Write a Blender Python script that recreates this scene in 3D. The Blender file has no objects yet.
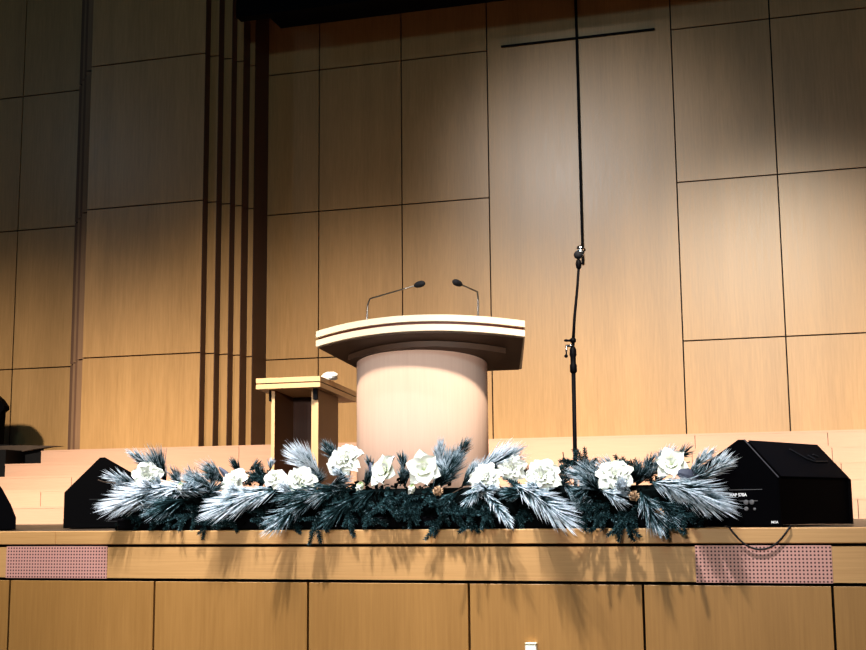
import bpy, math, random
from mathutils import Vector, Matrix
random.seed(11)
PI = math.pi
col = bpy.context.scene.collection
EYE = 0.1155          # camera height above the stage floor (z = 0)

FROSTED_SPRAYS = [
    ([-3.587, 7.0, 0.269], [-4.047, 6.68, 0.135], 0.202, 0.95, 300),
    ([-3.929, 7.0, 0.256], [-4.085, 6.8, 0.346], 0.114, 0.85, 90),
    ([-3.818, 7.02, 0.335], [-3.983, 6.9, 0.494], 0.093, 0.75, 70),
    ([-3.765, 7.0, 0.296], [-3.832, 6.9, 0.515], 0.162, 0.55, 150),
    ([-3.665, 7.02, 0.259], [-3.713, 6.95, 0.392], 0.093, 0.50, 70),
    ([-3.401, 6.98, 0.23], [-3.578, 6.8, 0.302], 0.171, 0.55, 140),
    ([-3.383, 7.05, 0.291], [-3.549, 7.0, 0.397], 0.141, 0.50, 100),
    ([-3.561, 6.9, 0.184], [-3.768, 6.72, 0.103], 0.147, 0.35, 130),
    ([-3.669, 6.9, 0.221], [-3.374, 6.75, 0.245], 0.102, 0.70, 80),
    ([-3.269, 7.05, 0.314], [-3.334, 7.0, 0.435], 0.071, 0.25, 60),
    ([-3.113, 7.1, 0.361], [-3.101, 7.1, 0.434], 0.054, 0.80, 30),
    ([-2.973, 6.9, 0.241], [-3.351, 6.66, 0.088], 0.190, 0.80, 280),
    ([-2.781, 6.85, 0.157], [-2.936, 6.62, -0.004], 0.145, 0.50, 150),
    ([-2.734, 7.0, 0.304], [-2.918, 6.9, 0.5], 0.162, 0.97, 200),
    ([-2.627, 7.02, 0.374], [-2.716, 6.97, 0.528], 0.105, 0.45, 90),
    ([-2.508, 6.9, 0.264], [-2.869, 6.72, 0.107], 0.136, 0.40, 170),
    ([-2.476, 6.88, 0.229], [-2.924, 6.7, 0.176], 0.124, 0.30, 130),
    ([-2.439, 6.88, 0.205], [-2.64, 6.7, 0.015], 0.124, 0.20, 110),
    ([-2.43, 7.05, 0.324], [-2.467, 7.05, 0.443], 0.059, 0.50, 40),
    ([-2.247, 7.08, 0.345], [-2.265, 7.08, 0.44], 0.083, 0.45, 50),
    ([-2.003, 7.02, 0.281], [-2.0, 7.0, 0.524], 0.100, 0.75, 110),
    ([-1.944, 7.05, 0.362], [-1.82, 7.0, 0.525], 0.094, 0.40, 90),
    ([-2.058, 6.98, 0.19], [-1.856, 6.95, 0.437], 0.164, 0.50, 190),
    ([-1.841, 7.02, 0.268], [-1.487, 6.95, 0.457], 0.175, 0.80, 260),
    ([-1.739, 6.85, 0.241], [-1.495, 6.64, 0.01], 0.084, 0.75, 130),
    ([-1.786, 6.85, 0.186], [-1.589, 6.75, 0.237], 0.079, 0.80, 70),
    ([-1.55, 6.88, 0.25], [-1.141, 6.6, 0.014], 0.177, 0.85, 300),
    ([-1.678, 6.84, 0.273], [-1.798, 6.72, 0.136], 0.090, 0.60, 80),
    ([-0.973, 6.98, 0.21], [-1.226, 6.85, 0.321], 0.150, 0.60, 170),
    ([-0.958, 7.05, 0.277], [-1.094, 7.0, 0.367], 0.118, 0.65, 90),
    ([-1.042, 6.85, 0.209], [-0.89, 6.75, 0.137], 0.113, 0.80, 90),
    ([-0.862, 7.08, 0.254], [-0.767, 7.02, 0.416], 0.083, 0.40, 80),
    ([-0.803, 7.05, 0.274], [-0.649, 7.0, 0.44], 0.118, 0.70, 110),
    ([-0.682, 7.08, 0.361], [-0.555, 7.05, 0.451], 0.077, 0.35, 60),
    ([-0.594, 7.05, 0.293], [-0.433, 6.98, 0.434], 0.088, 0.85, 80),
    ([-0.516, 7.0, 0.258], [-0.325, 6.9, 0.386], 0.128, 0.85, 110),
    ([-0.789, 6.92, 0.25], [-0.33, 6.66, 0.106], 0.201, 0.85, 330),
    ([-0.837, 6.86, 0.196], [-0.704, 6.64, -0.024], 0.145, 0.55, 150),
    ([-0.761, 6.88, 0.152], [-0.616, 6.7, 0.025], 0.113, 0.45, 90),
    ([-1.084, 6.9, 0.177], [-1.201, 6.8, 0.114], 0.103, 0.50, 80),
    ([-3.532, 7.0, 0.244], [-3.609, 6.96, 0.366], 0.117, 0.45, 100),
    ([-3.462, 7.02, 0.268], [-3.431, 6.98, 0.388], 0.094, 0.50, 70),
    ([-3.139, 7.04, 0.264], [-3.161, 7.0, 0.371], 0.106, 0.25, 90),
    ([-2.797, 7.0, 0.234], [-2.726, 6.98, 0.351], 0.094, 0.40, 80),
    ([-2.457, 7.0, 0.253], [-2.412, 6.98, 0.357], 0.082, 0.45, 60),
    ([-2.216, 7.0, 0.238], [-2.215, 6.98, 0.365], 0.094, 0.40, 80),
    ([-1.967, 7.0, 0.292], [-1.899, 6.98, 0.474], 0.129, 0.60, 130),
    ([-1.872, 7.0, 0.245], [-1.706, 6.96, 0.378], 0.140, 0.65, 150),
    ([-1.481, 7.04, 0.251], [-1.494, 7.0, 0.352], 0.082, 0.30, 60),
    ([-1.188, 7.0, 0.235], [-1.122, 6.96, 0.344], 0.129, 0.50, 120),
    ([-0.875, 7.0, 0.23], [-0.813, 6.97, 0.349], 0.117, 0.40, 110),
    ([-0.589, 6.96, 0.237], [-0.519, 6.92, 0.31], 0.105, 0.40, 90),
    ([-4.01, 6.9, 0.225], [-4.015, 6.86, 0.273], 0.081, 0.70, 60),
    ([-2.514, 6.8, 0.297], [-2.566, 6.76, 0.342], 0.068, 0.75, 50),
    ([-3.162, 6.78, 0.202], [-3.208, 6.74, 0.254], 0.079, 0.80, 60),
    ([-2.833, 6.78, 0.209], [-2.879, 6.74, 0.255], 0.079, 0.85, 60),
    ([-0.948, 6.8, 0.197], [-0.919, 6.76, 0.249], 0.080, 0.85, 60),
    ([-3.75, 6.8, 0.257], [-3.796, 6.76, 0.293], 0.068, 0.85, 50),
    ([-1.375, 6.8, 0.213], [-1.431, 6.75, 0.246], 0.068, 0.70, 50),
    ([-1.664, 6.78, 0.217], [-1.711, 6.74, 0.239], 0.068, 0.75, 50),
    ([-1.915, 6.9, 0.289], [-1.991, 6.88, 0.381], 0.093, 0.70, 80),
    ([-0.748, 7.06, 0.296], [-0.718, 7.02, 0.415], 0.094, 0.65, 80),
    ([-3.237, 7.08, 0.363], [-3.145, 7.05, 0.409], 0.071, 0.40, 50),
    ([-3.112, 6.88, 0.225], [-3.238, 6.78, 0.133], 0.103, 0.25, 80),
    ([-3.428, 6.86, 0.206], [-3.279, 6.78, 0.285], 0.103, 0.50, 80),
    ([-2.621, 6.84, 0.219], [-2.738, 6.76, 0.185], 0.102, 0.70, 80),
    ([-2.621, 6.84, 0.253], [-2.464, 6.78, 0.307], 0.091, 0.60, 70),
    ([-2.349, 6.85, 0.227], [-2.428, 6.78, 0.17], 0.103, 0.12, 80),
    ([-2.246, 7.0, 0.25], [-2.191, 6.98, 0.341], 0.070, 0.30, 50),
    ([-1.963, 6.86, 0.25], [-1.875, 6.8, 0.331], 0.103, 0.35, 80),
    ([-1.853, 6.84, 0.209], [-1.936, 6.76, 0.137], 0.091, 0.15, 70),
    ([-1.44, 6.84, 0.203], [-1.608, 6.78, 0.194], 0.091, 0.30, 80),
    ([-1.109, 6.86, 0.221], [-1.179, 6.78, 0.178], 0.103, 0.30, 80),
    ([-1.055, 6.86, 0.198], [-1.131, 6.8, 0.274], 0.114, 0.50, 90),
    ([-0.876, 6.82, 0.185], [-0.942, 6.76, 0.228], 0.080, 0.80, 60),
    ([-0.908, 7.0, 0.242], [-0.844, 6.95, 0.328], 0.105, 0.25, 80),
    ([-0.743, 7.0, 0.261], [-0.692, 6.96, 0.347], 0.094, 0.30, 70),
    ([-1.311, 6.9, 0.224], [-1.24, 6.86, 0.277], 0.092, 0.25, 70),
    ([-3.931, 6.86, 0.188], [-3.72, 6.75, 0.185], 0.113, 0.55, 80),
    ([-3.716, 6.9, 0.234], [-3.787, 6.84, 0.306], 0.103, 0.60, 80),
    ([-1.282, 6.9, 0.257], [-1.134, 6.8, 0.156], 0.091, 0.55, 70),
]
FIR_BOUGHS = [
    ([-3.345, 7.0, 0.242], [-3.6, 6.78, 0.019]),
    ([-3.294, 6.95, 0.181], [-3.419, 6.76, -0.017]),
    ([-3.521, 6.98, 0.183], [-3.747, 6.78, 0.043]),
    ([-3.768, 7.0, 0.168], [-3.879, 6.8, 0.055]),
    ([-2.947, 7.05, 0.261], [-3.204, 6.95, 0.341]),
    ([-2.979, 7.02, 0.225], [-3.099, 6.95, 0.297]),
    ([-1.116, 7.1, 0.325], [-1.289, 7.05, 0.389]),
    ([-1.232, 7.1, 0.282], [-1.152, 7.08, 0.382]),
    ([-1.215, 7.1, 0.282], [-1.273, 7.05, 0.338]),
    ([-0.78, 7.08, 0.236], [-0.904, 7.0, 0.369]),
    ([-0.837, 7.1, 0.265], [-1.0, 7.08, 0.334]),
    ([-1.396, 6.9, 0.203], [-1.584, 6.85, 0.216]),
    ([-2.336, 6.9, 0.198], [-2.169, 6.72, 0.057]),
    ([-2.094, 6.9, 0.195], [-2.128, 6.72, 0.056]),
    ([-1.882, 6.88, 0.165], [-1.978, 6.7, -0.021]),
    ([-1.823, 6.88, 0.164], [-1.738, 6.7, -0.0]),
    ([-1.736, 6.88, 0.163], [-1.625, 6.7, 0.042]),
    ([-1.059, 6.88, 0.155], [-1.153, 6.7, 0.029]),
    ([-1.016, 6.88, 0.144], [-1.025, 6.7, -0.004]),
    ([-0.937, 6.86, 0.127], [-0.875, 6.68, -0.025]),
    ([-0.84, 6.86, 0.126], [-0.97, 6.68, -0.024]),
    ([-0.711, 6.88, 0.194], [-0.542, 6.68, 0.03]),
    ([-0.76, 6.88, 0.163], [-0.656, 6.68, 0.005]),
    ([-0.58, 6.95, 0.15], [-0.497, 6.85, 0.054]),
    ([-2.629, 6.86, 0.144], [-2.688, 6.7, -0.018]),
    ([-2.544, 6.88, 0.143], [-2.45, 6.74, 0.03]),
    ([-2.421, 6.88, 0.171], [-2.33, 6.74, 0.035]),
    ([-2.262, 6.86, 0.214], [-2.275, 6.72, 0.102]),
    ([-2.19, 6.86, 0.213], [-2.087, 6.72, 0.1]),
    ([-2.023, 6.86, 0.211], [-1.914, 6.72, 0.082]),
    ([-1.929, 6.86, 0.193], [-1.839, 6.72, 0.054]),
    ([-1.487, 6.92, 0.133], [-1.519, 6.8, 0.04]),
    ([-1.373, 6.92, 0.159], [-1.24, 6.8, 0.076]),
    ([-3.227, 6.92, 0.15], [-3.233, 6.8, 0.028]),
    ([-3.097, 6.92, 0.149], [-3.054, 6.8, 0.039]),
    ([-3.391, 6.92, 0.152], [-3.336, 6.8, 0.029]),
    ([-3.624, 6.92, 0.154], [-3.638, 6.8, 0.03]),
    ([-2.896, 6.9, 0.118], [-2.844, 6.78, 0.015]),
    ([-1.625, 6.9, 0.162], [-1.672, 6.8, 0.074]),
]
FLOWERS = [
    ([-3.834, 6.9, 0.326], 0.186, 1),
    ([-3.577, 6.85, 0.291], 0.104, 2),
    ([-3.217, 6.84, 0.268], 0.195, 1),
    ([-2.995, 6.92, 0.295], 0.140, 1),
    ([-2.817, 6.86, 0.268], 0.196, 1),
    ([-2.552, 6.92, 0.387], 0.221, 1),
    ([-2.432, 6.86, 0.274], 0.115, 2),
    ([-2.279, 6.86, 0.328], 0.208, 0),
    ([-2.057, 6.86, 0.336], 0.219, 0),
    ([-2.111, 6.82, 0.257], 0.103, 2),
    ([-1.689, 6.86, 0.273], 0.184, 1),
    ([-1.559, 6.95, 0.329], 0.152, 1),
    ([-1.369, 6.86, 0.28], 0.208, 1),
    ([-0.976, 6.9, 0.274], 0.197, 1),
    ([-0.671, 6.96, 0.336], 0.187, 0),
]
SLATE_LEAVES = [([-3.255, 6.95, 0.276], [-3.373, 6.93, 0.379], .02), ([-0.521, 6.93, 0.267], [-0.645, 6.9, 0.301], .035), ([-2.394, 7.0, 0.287], [-2.431, 7.0, 0.393], .02)]
TWIGS = [[[-1.23, 7.08, 0.214], [-1.28, 7.08, 0.3], [-1.294, 7.08, 0.43]], [[-0.852, 7.0, 0.274], [-0.741, 7.0, 0.316], [-0.577, 7.0, 0.357]], [[-1.942, 7.0, 0.384], [-1.893, 7.0, 0.423], [-1.845, 7.0, 0.479]], [[-0.533, 6.95, 0.268], [-0.466, 6.93, 0.32], [-0.401, 6.92, 0.351]], [[-1.959, 6.84, 0.165], [-1.818, 6.8, 0.23], [-1.726, 6.8, 0.24]], [[-3.965, 6.75, 0.289], [-4.041, 6.74, 0.296], [-4.082, 6.74, 0.309]]]
CONES = [[-0.86, 6.78, 0.174], [-1.953, 6.78, 0.215], [-0.729, 6.76, 0.078]]


# ------------------------------------------------------------------ materials
def new_mat(name):
    m = bpy.data.materials.new(name); m.use_nodes = True
    nt = m.node_tree
    for n in list(nt.nodes): nt.nodes.remove(n)
    out = nt.nodes.new('ShaderNodeOutputMaterial'); b = nt.nodes.new('ShaderNodeBsdfPrincipled')
    nt.links.new(b.outputs[0], out.inputs[0])
    return m, nt, b

def ramp(nt, fac, stops):
    r = nt.nodes.new('ShaderNodeValToRGB')
    e = r.color_ramp.elements
    e[0].position, e[0].color = stops[0][0], (*stops[0][1], 1)
    e[1].position, e[1].color = stops[-1][0], (*stops[-1][1], 1)
    for p, c in stops[1:-1]:
        q = e.new(p); q.color = (*c, 1)
    nt.links.new(fac, r.inputs[0])
    return r.outputs[0]

def wood(name, dark, light, scale=(14, 14, .5), rough=.4, contrast=.5, coat=0.0, big=.7, horizontal=False):
    """veneer: long thin grain along z (or along x) over slow tonal bands"""
    m, nt, b = new_mat(name)
    tc = nt.nodes.new('ShaderNodeTexCoord')
    mp = nt.nodes.new('ShaderNodeMapping'); mp.inputs['Scale'].default_value = scale
    nt.links.new(tc.outputs['Object'], mp.inputs[0])
    n1 = nt.nodes.new('ShaderNodeTexNoise'); n1.inputs['Scale'].default_value = 5; n1.inputs['Detail'].default_value = 6
    n1.inputs['Roughness'].default_value = .65
    nt.links.new(mp.outputs[0], n1.inputs[0])
    mp2 = nt.nodes.new('ShaderNodeMapping')
    mp2.inputs['Scale'].default_value = (.12, .12, 2.5) if horizontal else (2.2, 2.2, .1)
    nt.links.new(tc.outputs['Object'], mp2.inputs[0])
    n2 = nt.nodes.new('ShaderNodeTexNoise'); n2.inputs['Scale'].default_value = 1.6; n2.inputs['Detail'].default_value = 3
    nt.links.new(mp2.outputs[0], n2.inputs[0])
    mx = nt.nodes.new('ShaderNodeMix'); mx.data_type = 'FLOAT'; mx.inputs[0].default_value = big * .6
    nt.links.new(n1.outputs[0], mx.inputs[2]); nt.links.new(n2.outputs[0], mx.inputs[3])
    c = ramp(nt, mx.outputs[0], [(.5 - contrast * .35, dark), (.5 + contrast * .3, light)])
    nt.links.new(c, b.inputs['Base Color'])
    rr = nt.nodes.new('ShaderNodeMapRange'); rr.inputs[3].default_value = rough - .06; rr.inputs[4].default_value = rough + .1
    nt.links.new(n1.outputs[0], rr.inputs[0]); nt.links.new(rr.outputs[0], b.inputs['Roughness'])
    b.inputs['Coat Weight'].default_value = coat; b.inputs['Coat Roughness'].default_value = .28
    return m

def plain(name, c, rough=.5, metal=0.0, var=.12, scale=30, spec=.5):
    m, nt, b = new_mat(name)
    tc = nt.nodes.new('ShaderNodeTexCoord')
    n = nt.nodes.new('ShaderNodeTexNoise'); n.inputs['Scale'].default_value = scale; n.inputs['Detail'].default_value = 4
    nt.links.new(tc.outputs['Object'], n.inputs[0])
    lo = tuple(max(0, v * (1 - var)) for v in c); hi = tuple(min(1, v * (1 + var)) for v in c)
    nt.links.new(ramp(nt, n.outputs[0], [(.3, lo), (.7, hi)]), b.inputs['Base Color'])
    b.inputs['Roughness'].default_value = rough; b.inputs['Metallic'].default_value = metal
    b.inputs['Specular IOR Level'].default_value = spec
    return m

M = {}
M['wall'] = wood('golden wall veneer', (.27, .158, .062), (.48, .29, .127), (9, 9, .5), .37, .85, .2)
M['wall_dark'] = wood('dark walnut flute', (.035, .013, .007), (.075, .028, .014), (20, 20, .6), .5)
M['riser'] = wood('pale riser veneer', (.46, .28, .20), (.52, .33, .235), (.5, 8, 16), .5, .7, 0, .4, True)
M['tread'] = wood('tread veneer', (.5, .30, .15), (.6, .38, .2), (.5, 8, 16), .5, .7, 0, .4, True)
M['fascia'] = wood('amber stage front veneer', (.28, .14, .040), (.42, .22, .068), (12, 12, .5), .42, .8)
M['nosing'] = wood('pale stage nosing veneer', (.46, .25, .095), (.62, .355, .15), (.45, 9, 22), .4, .8, 0, .4, True)
M['column'] = wood('pink maple veneer', (.78, .53, .42), (.85, .61, .49), (16, 16, .5), .8, .8, 0, .3)
M['slab'] = wood('cream maple edge', (.84, .71, .52), (.90, .79, .60), (.5, 9, 20), .4, .8, 0, .3, True)
M['under'] = wood('underside veneer in painted shade', (.055, .03, .018), (.10, .055, .03), (1, 8, 8), .55)  # shade beneath the desk top is put into this dark colour
M['groove_red'] = plain('dark red groove', (.09, .016, .008), .5)
M['tablewood'] = wood('small table veneer', (.58, .37, .19), (.68, .46, .26), (14, 14, .5), .45, .8)
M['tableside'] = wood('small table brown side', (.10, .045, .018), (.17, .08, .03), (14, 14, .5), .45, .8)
M['black_gap'] = plain('shadow gap black', (.006, .003, .002), .9)
M['stagefloor'] = plain('grey brown stage boards', (.10, .075, .055), .45, 0, .25, 6)
M['hallfloor'] = plain('hall carpet', (.06, .04, .035), .9, 0, .2, 20)
M['void'] = plain('black drape', (.0025, .0025, .004), .9, spec=.1)
M['ceil'] = plain('dark ceiling paint', (.02, .02, .022), .9)
M['cab'] = plain('black textured cabinet', (.0012, .0012, .0022), .6, 0, .3, 200, .06)
M['cabslope'] = plain('black metal grille', (.0035, .004, .007), .55, 0, .3, 300, .12)
M['cabedge'] = plain('grey edge highlight', (.10, .10, .12), .4, .4)  # grey stands in for the highlight along the wedge's slope edge
M['metal_black'] = plain('black enamel tube', (.003, .003, .005), .6, spec=.1)
M['metal_grey'] = plain('dull grey steel', (.22, .21, .20), .3, .9)
M['chrome'] = plain('bright chrome', (.75, .77, .8), .22, 1.0)
M['foam'] = plain('black foam windscreen', (.006, .007, .012), .85, 0, .4, 300)
M['label'] = plain('white print', (.75, .77, .8), .6)
M['greyprint'] = plain('grey socket print', (.12, .12, .13), .5)
M['badge'] = plain('faint grey badge', (.022, .024, .032), .4)
M['paper'] = plain('white paper', (.80, .80, .78), .7)
M['plasticwhite'] = plain('ivory plastic', (.86, .84, .74), .5)
M['plasticcap'] = plain('cream plastic cap', (.80, .70, .48), .5)
M['cable'] = plain('black rubber cable', (.006, .005, .006), .6)
M['leaf_shade'] = plain('foliage bed in painted shade', (.0015, .004, .004), .9, 0, .6, 60, .1)  # near-black colour carries the shade low in the garland
M['twig'] = plain('brown twig', (.07, .045, .03), .8)
M['cone'] = plain('tan pine cone', (.38, .24, .14), .7, 0, .4, 60)
M['slate'] = plain('slate blue leaf', (.07, .08, .12), .6)
M['console'] = plain('black console body', (.004, .004, .005), .6, 0, .2, 30, .2)
M['consoletop'] = plain('brown grey console top', (.06, .04, .028), .5, 0, .2, 8)

def frost_mat():
    m, nt, b = new_mat('frosted needles')
    at = nt.nodes.new('ShaderNodeAttribute'); at.attribute_name = 'frost'
    tc = nt.nodes.new('ShaderNodeTexCoord')
    n = nt.nodes.new('ShaderNodeTexNoise'); n.inputs['Scale'].default_value = 55; n.inputs['Detail'].default_value = 3
    nt.links.new(tc.outputs['Object'], n.inputs[0])
    mr = nt.nodes.new('ShaderNodeMapRange'); mr.inputs[1].default_value = .3; mr.inputs[2].default_value = .7
    mr.inputs[3].default_value = -.22; mr.inputs[4].default_value = .22
    nt.links.new(n.outputs[0], mr.inputs[0])
    ad = nt.nodes.new('ShaderNodeMath'); ad.operation = 'ADD'; ad.use_clamp = True
    nt.links.new(at.outputs['Fac'], ad.inputs[0]); nt.links.new(mr.outputs[0], ad.inputs[1])
    c = ramp(nt, ad.outputs[0], [(.06, (.003, .014, .016)), (.32, (.03, .075, .082)), (.55, (.27, .36, .41)), (.80, (.70, .76, .82))])
    nt.links.new(c, b.inputs['Base Color']); b.inputs['Roughness'].default_value = .75
    b.inputs['Specular IOR Level'].default_value = .15
    return m
M['frost'] = frost_mat()

def petal_mat():
    m, nt, b = new_mat('ivory silk petals')
    at = nt.nodes.new('ShaderNodeAttribute'); at.attribute_name = 'frost'
    c = ramp(nt, at.outputs['Fac'], [(.0, (.30, .42, .17)), (.45, (.58, .64, .42)), (.85, (.76, .78, .71))])
    nt.links.new(c, b.inputs['Base Color']); b.inputs['Roughness'].default_value = .6
    b.inputs['Subsurface Weight'].default_value = .12; b.inputs['Subsurface Radius'].default_value = (.02, .02, .01)
    b.inputs['Subsurface Scale'].default_value = .5
    return m
M['petal'] = petal_mat()

def perforated():
    """pink sheet metal with a square grid of small dark holes (metres, object space)"""
    m, nt, b = new_mat('perforated pink metal')
    tc = nt.nodes.new('ShaderNodeTexCoord'); sp = nt.nodes.new('ShaderNodeSeparateXYZ')
    nt.links.new(tc.outputs['Object'], sp.inputs[0])
    def cell(o):
        a = nt.nodes.new('ShaderNodeMath'); a.operation = 'DIVIDE'; a.inputs[1].default_value = .0192
        f = nt.nodes.new('ShaderNodeMath'); f.operation = 'FRACT'
        s = nt.nodes.new('ShaderNodeMath'); s.operation = 'SUBTRACT'; s.inputs[1].default_value = .5
        q = nt.nodes.new('ShaderNodeMath'); q.operation = 'MULTIPLY'
        nt.links.new(o, a.inputs[0]); nt.links.new(a.outputs[0], f.inputs[0]); nt.links.new(f.outputs[0], s.inputs[0])
        nt.links.new(s.outputs[0], q.inputs[0]); nt.links.new(s.outputs[0], q.inputs[1])
        return q.outputs[0]
    ad = nt.nodes.new('ShaderNodeMath'); ad.operation = 'ADD'
    nt.links.new(cell(sp.outputs[0]), ad.inputs[0]); nt.links.new(cell(sp.outputs[2]), ad.inputs[1])
    c = ramp(nt, ad.outputs[0], [(.045, (.045, .008, .012)), (.09, (.60, .32, .27))])
    nt.links.new(c, b.inputs['Base Color']); b.inputs['Roughness'].default_value = .5
    return m
M['perf'] = perforated()

# ------------------------------------------------------------------ mesh helpers
class MB:
    def __init__(s): s.v = []; s.f = []; s.a = []; s.mi = []; s.cur = 0
    def add(s, vs, fs, at=None):
        o = len(s.v); s.v += [tuple(v) for v in vs]; s.f += [tuple(i + o for i in f) for f in fs]
        s.a += (at if at is not None else [0.0] * len(vs)); s.mi += [s.cur] * len(fs)
    def box(s, x0, x1, y0, y1, z0, z1, b=0.0):
        if b > 0:
            prof = [(x0 + b, z0), (x1 - b, z0), (x1, z0 + b), (x1, z1 - b), (x1 - b, z1), (x0 + b, z1), (x0, z1 - b), (x0, z0 + b)]
            inner = [(min(max(x, x0 + b), x1 - b), min(max(z, z0 + b), z1 - b)) for x, z in prof]
            vs = [(x, y0, z) for x, z in inner] + [(x, y0 + b, z) for x, z in prof] + [(x, y1 - b, z) for x, z in prof] + [(x, y1, z) for x, z in inner]
            fs = [(i + 8 * k, (i + 1) % 8 + 8 * k, (i + 1) % 8 + 8 * k + 8, i + 8 * k + 8) for k in range(3) for i in range(8)]
            fs += [tuple(range(7, -1, -1)), tuple(range(24, 32))]
            s.add(vs, fs); return
        s.add([(x0, y0, z0), (x1, y0, z0), (x1, y1, z0), (x0, y1, z0), (x0, y0, z1), (x1, y0, z1), (x1, y1, z1), (x0, y1, z1)],
              [(3, 2, 1, 0), (4, 5, 6, 7), (0, 1, 5, 4), (1, 2, 6, 5), (2, 3, 7, 6), (3, 0, 4, 7)])
    def prism(s, pts, f0, f1):
        """closed 2-D outline mapped to two 3-D outlines by f0 and f1"""
        n = len(pts)
        s.add([f0(*p) for p in pts] + [f1(*p) for p in pts],
              [(i, (i + 1) % n, (i + 1) % n + n, i + n) for i in range(n)] + [tuple(range(n - 1, -1, -1)), tuple(range(n, 2 * n))])
    def tube(s, pts, rad, n=10, cap=True, at=None):
        pts = [Vector(p) for p in pts]
        if not hasattr(rad, '__len__'): rad = [rad] * len(pts)
        ref = None; vs = []; av = []
        for i, p in enumerate(pts):
            d = (pts[min(i + 1, len(pts) - 1)] - pts[max(i - 1, 0)]).normalized()
            if ref is None:
                ref = d.orthogonal().normalized()
            ref = (ref - d * ref.dot(d)).normalized(); q = d.cross(ref)
            for k in range(n):
                t = 2 * PI * k / n
                vs.append(p + (ref * math.cos(t) + q * math.sin(t)) * rad[i]); av.append(at[i] if at else 0.0)
        fs = [(i * n + k, i * n + (k + 1) % n, (i + 1) * n + (k + 1) % n, (i + 1) * n + k) for i in range(len(pts) - 1) for k in range(n)]
        if cap: fs += [tuple(range(n - 1, -1, -1)), tuple(range((len(pts) - 1) * n, len(pts) * n))]
        s.add(vs, fs, av)
    def lathe(s, prof, c=(0, 0, 0), n=24, axis=Vector((0, 0, 1))):
        q = Vector((0, 0, 1)).rotation_difference(axis); c = Vector(c)
        vs = [c + q @ Vector((r * math.cos(2 * PI * k / n), r * math.sin(2 * PI * k / n), z)) for r, z in prof for k in range(n)]
        L = len(prof)
        fs = [(i * n + k, i * n + (k + 1) % n, (i + 1) * n + (k + 1) % n, (i + 1) * n + k) for i in range(L - 1) for k in range(n)]
        fs += [tuple(range(n - 1, -1, -1)), tuple(range((L - 1) * n, L * n))]
        s.add(vs, fs)
    def build(s, name, mat, parent=None, loc=None, smooth=False, attr=False):
        loc = Vector(loc) if loc is not None else (parent_world(parent) if parent else Vector((0, 0, 0)))
        me = bpy.data.meshes.new(name)
        me.from_pydata([tuple(Vector(v) - loc) for v in s.v], [], s.f)
        for mm in (mat if isinstance(mat, (list, tuple)) else [mat]): me.materials.append(mm)
        me.polygons.foreach_set('material_index', s.mi)
        if smooth: me.polygons.foreach_set('use_smooth', [True] * len(me.polygons))
        if attr:
            at = me.attributes.new('frost', 'FLOAT', 'POINT'); at.data.foreach_set('value', s.a)
        me.update()
        o = bpy.data.objects.new(name, me); col.objects.link(o)
        if parent: o.parent = parent; o['_w'] = tuple(parent_world(parent)); 
        else: o.location = loc; o['_w'] = tuple(loc)
        return o

def parent_world(o): return Vector(o['_w'])

def thing(name, label, cat, loc=(0, 0, 0), group=None):
    o = bpy.data.objects.new(name, None); col.objects.link(o)
    o.location = loc; o['_w'] = tuple(loc); o.empty_display_size = .1
    tag(o, label, cat, group); return o

def tag(o, label, cat, group=None):
    o['label'] = label; o['category'] = cat
    if group: o['group'] = group
    return o

def struct(o):
    o['kind'] = 'structure'; return o

# ------------------------------------------------------------------ the hall
GAP = .016
SEAM_Z = [.9, 2.067, 4.01, 5.952, 7.895, 9.6]

def panelled(mb, xs, zs, y, th=.03, skip=()):
    for i in range(len(xs) - 1):
        for j in range(len(zs) - 1):
            if (i, j) in skip: continue
            mb.box(xs[i] + GAP / 2, xs[i + 1] - GAP / 2, y, y + th, zs[j] + GAP / 2, zs[j + 1] - GAP / 2)

# back wall: veneer panels over a black backing; one wide column has no cross seams
wb = MB()
XS = [-7.2, -5.915, -4.765, -3.605]
panelled(wb, XS, [0, .12] + SEAM_Z[1:], 15.0)
wb.box(-3.605 + GAP / 2, -1.262 - GAP / 2, 15.0, 15.03, 0, 9.6)
panelled(wb, [-1.262, -.082, 1.098, 2.278, 3.458, 4.638, 5.818], [0, .12] + SEAM_Z[1:], 15.0)
wb.cur = 1; wb.box(-7.3, 5.9, 15.031, 15.2, 0, 9.6)
struct(wb.build('wall_back', [M['wall'], M['black_gap']]))

# the wall bay left of the pilaster
wl = MB()
panelled(wl, [-15.0, -13.8, -12.6, -11.45, -10.3, -9.12], [0, .12] + SEAM_Z[1:], 14.73)
wl.cur = 1; wl.box(-15.0, -9.0, 14.761, 14.95, 0, 9.6)
struct(wl.build('wall_left', [M['wall'], M['black_gap']]))

# stepped pilaster between them: main face, four flutes each side, dark returns
PY0 = 13.97
tp = MB()
panelled(tp, [-8.745, -7.075], [0, .12] + SEAM_Z[1:], PY0)
flR = [(-7.09, -6.95, 14.10), (-6.99, -6.83, 14.24), (-6.87, -6.73, 14.38), (-6.79, -6.65, 14.57)]
flL = [(-8.90, -8.75, 14.10), (-9.02, -8.89, 14.24), (-9.14, -9.01, 14.38), (-9.29, -9.13, 14.55)]
for a, b, y in flR: panelled(tp, [a, b], [0, .12] + SEAM_Z[1:], y)
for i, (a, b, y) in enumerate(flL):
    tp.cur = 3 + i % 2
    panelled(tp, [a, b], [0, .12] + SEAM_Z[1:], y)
tp.cur = 1
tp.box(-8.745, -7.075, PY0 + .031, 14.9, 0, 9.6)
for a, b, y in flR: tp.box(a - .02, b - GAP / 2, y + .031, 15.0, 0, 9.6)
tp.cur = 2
for a, b, y in flL: tp.box(a + GAP / 2, b + .02, y + .031, 14.9, 0, 9.6)
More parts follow.
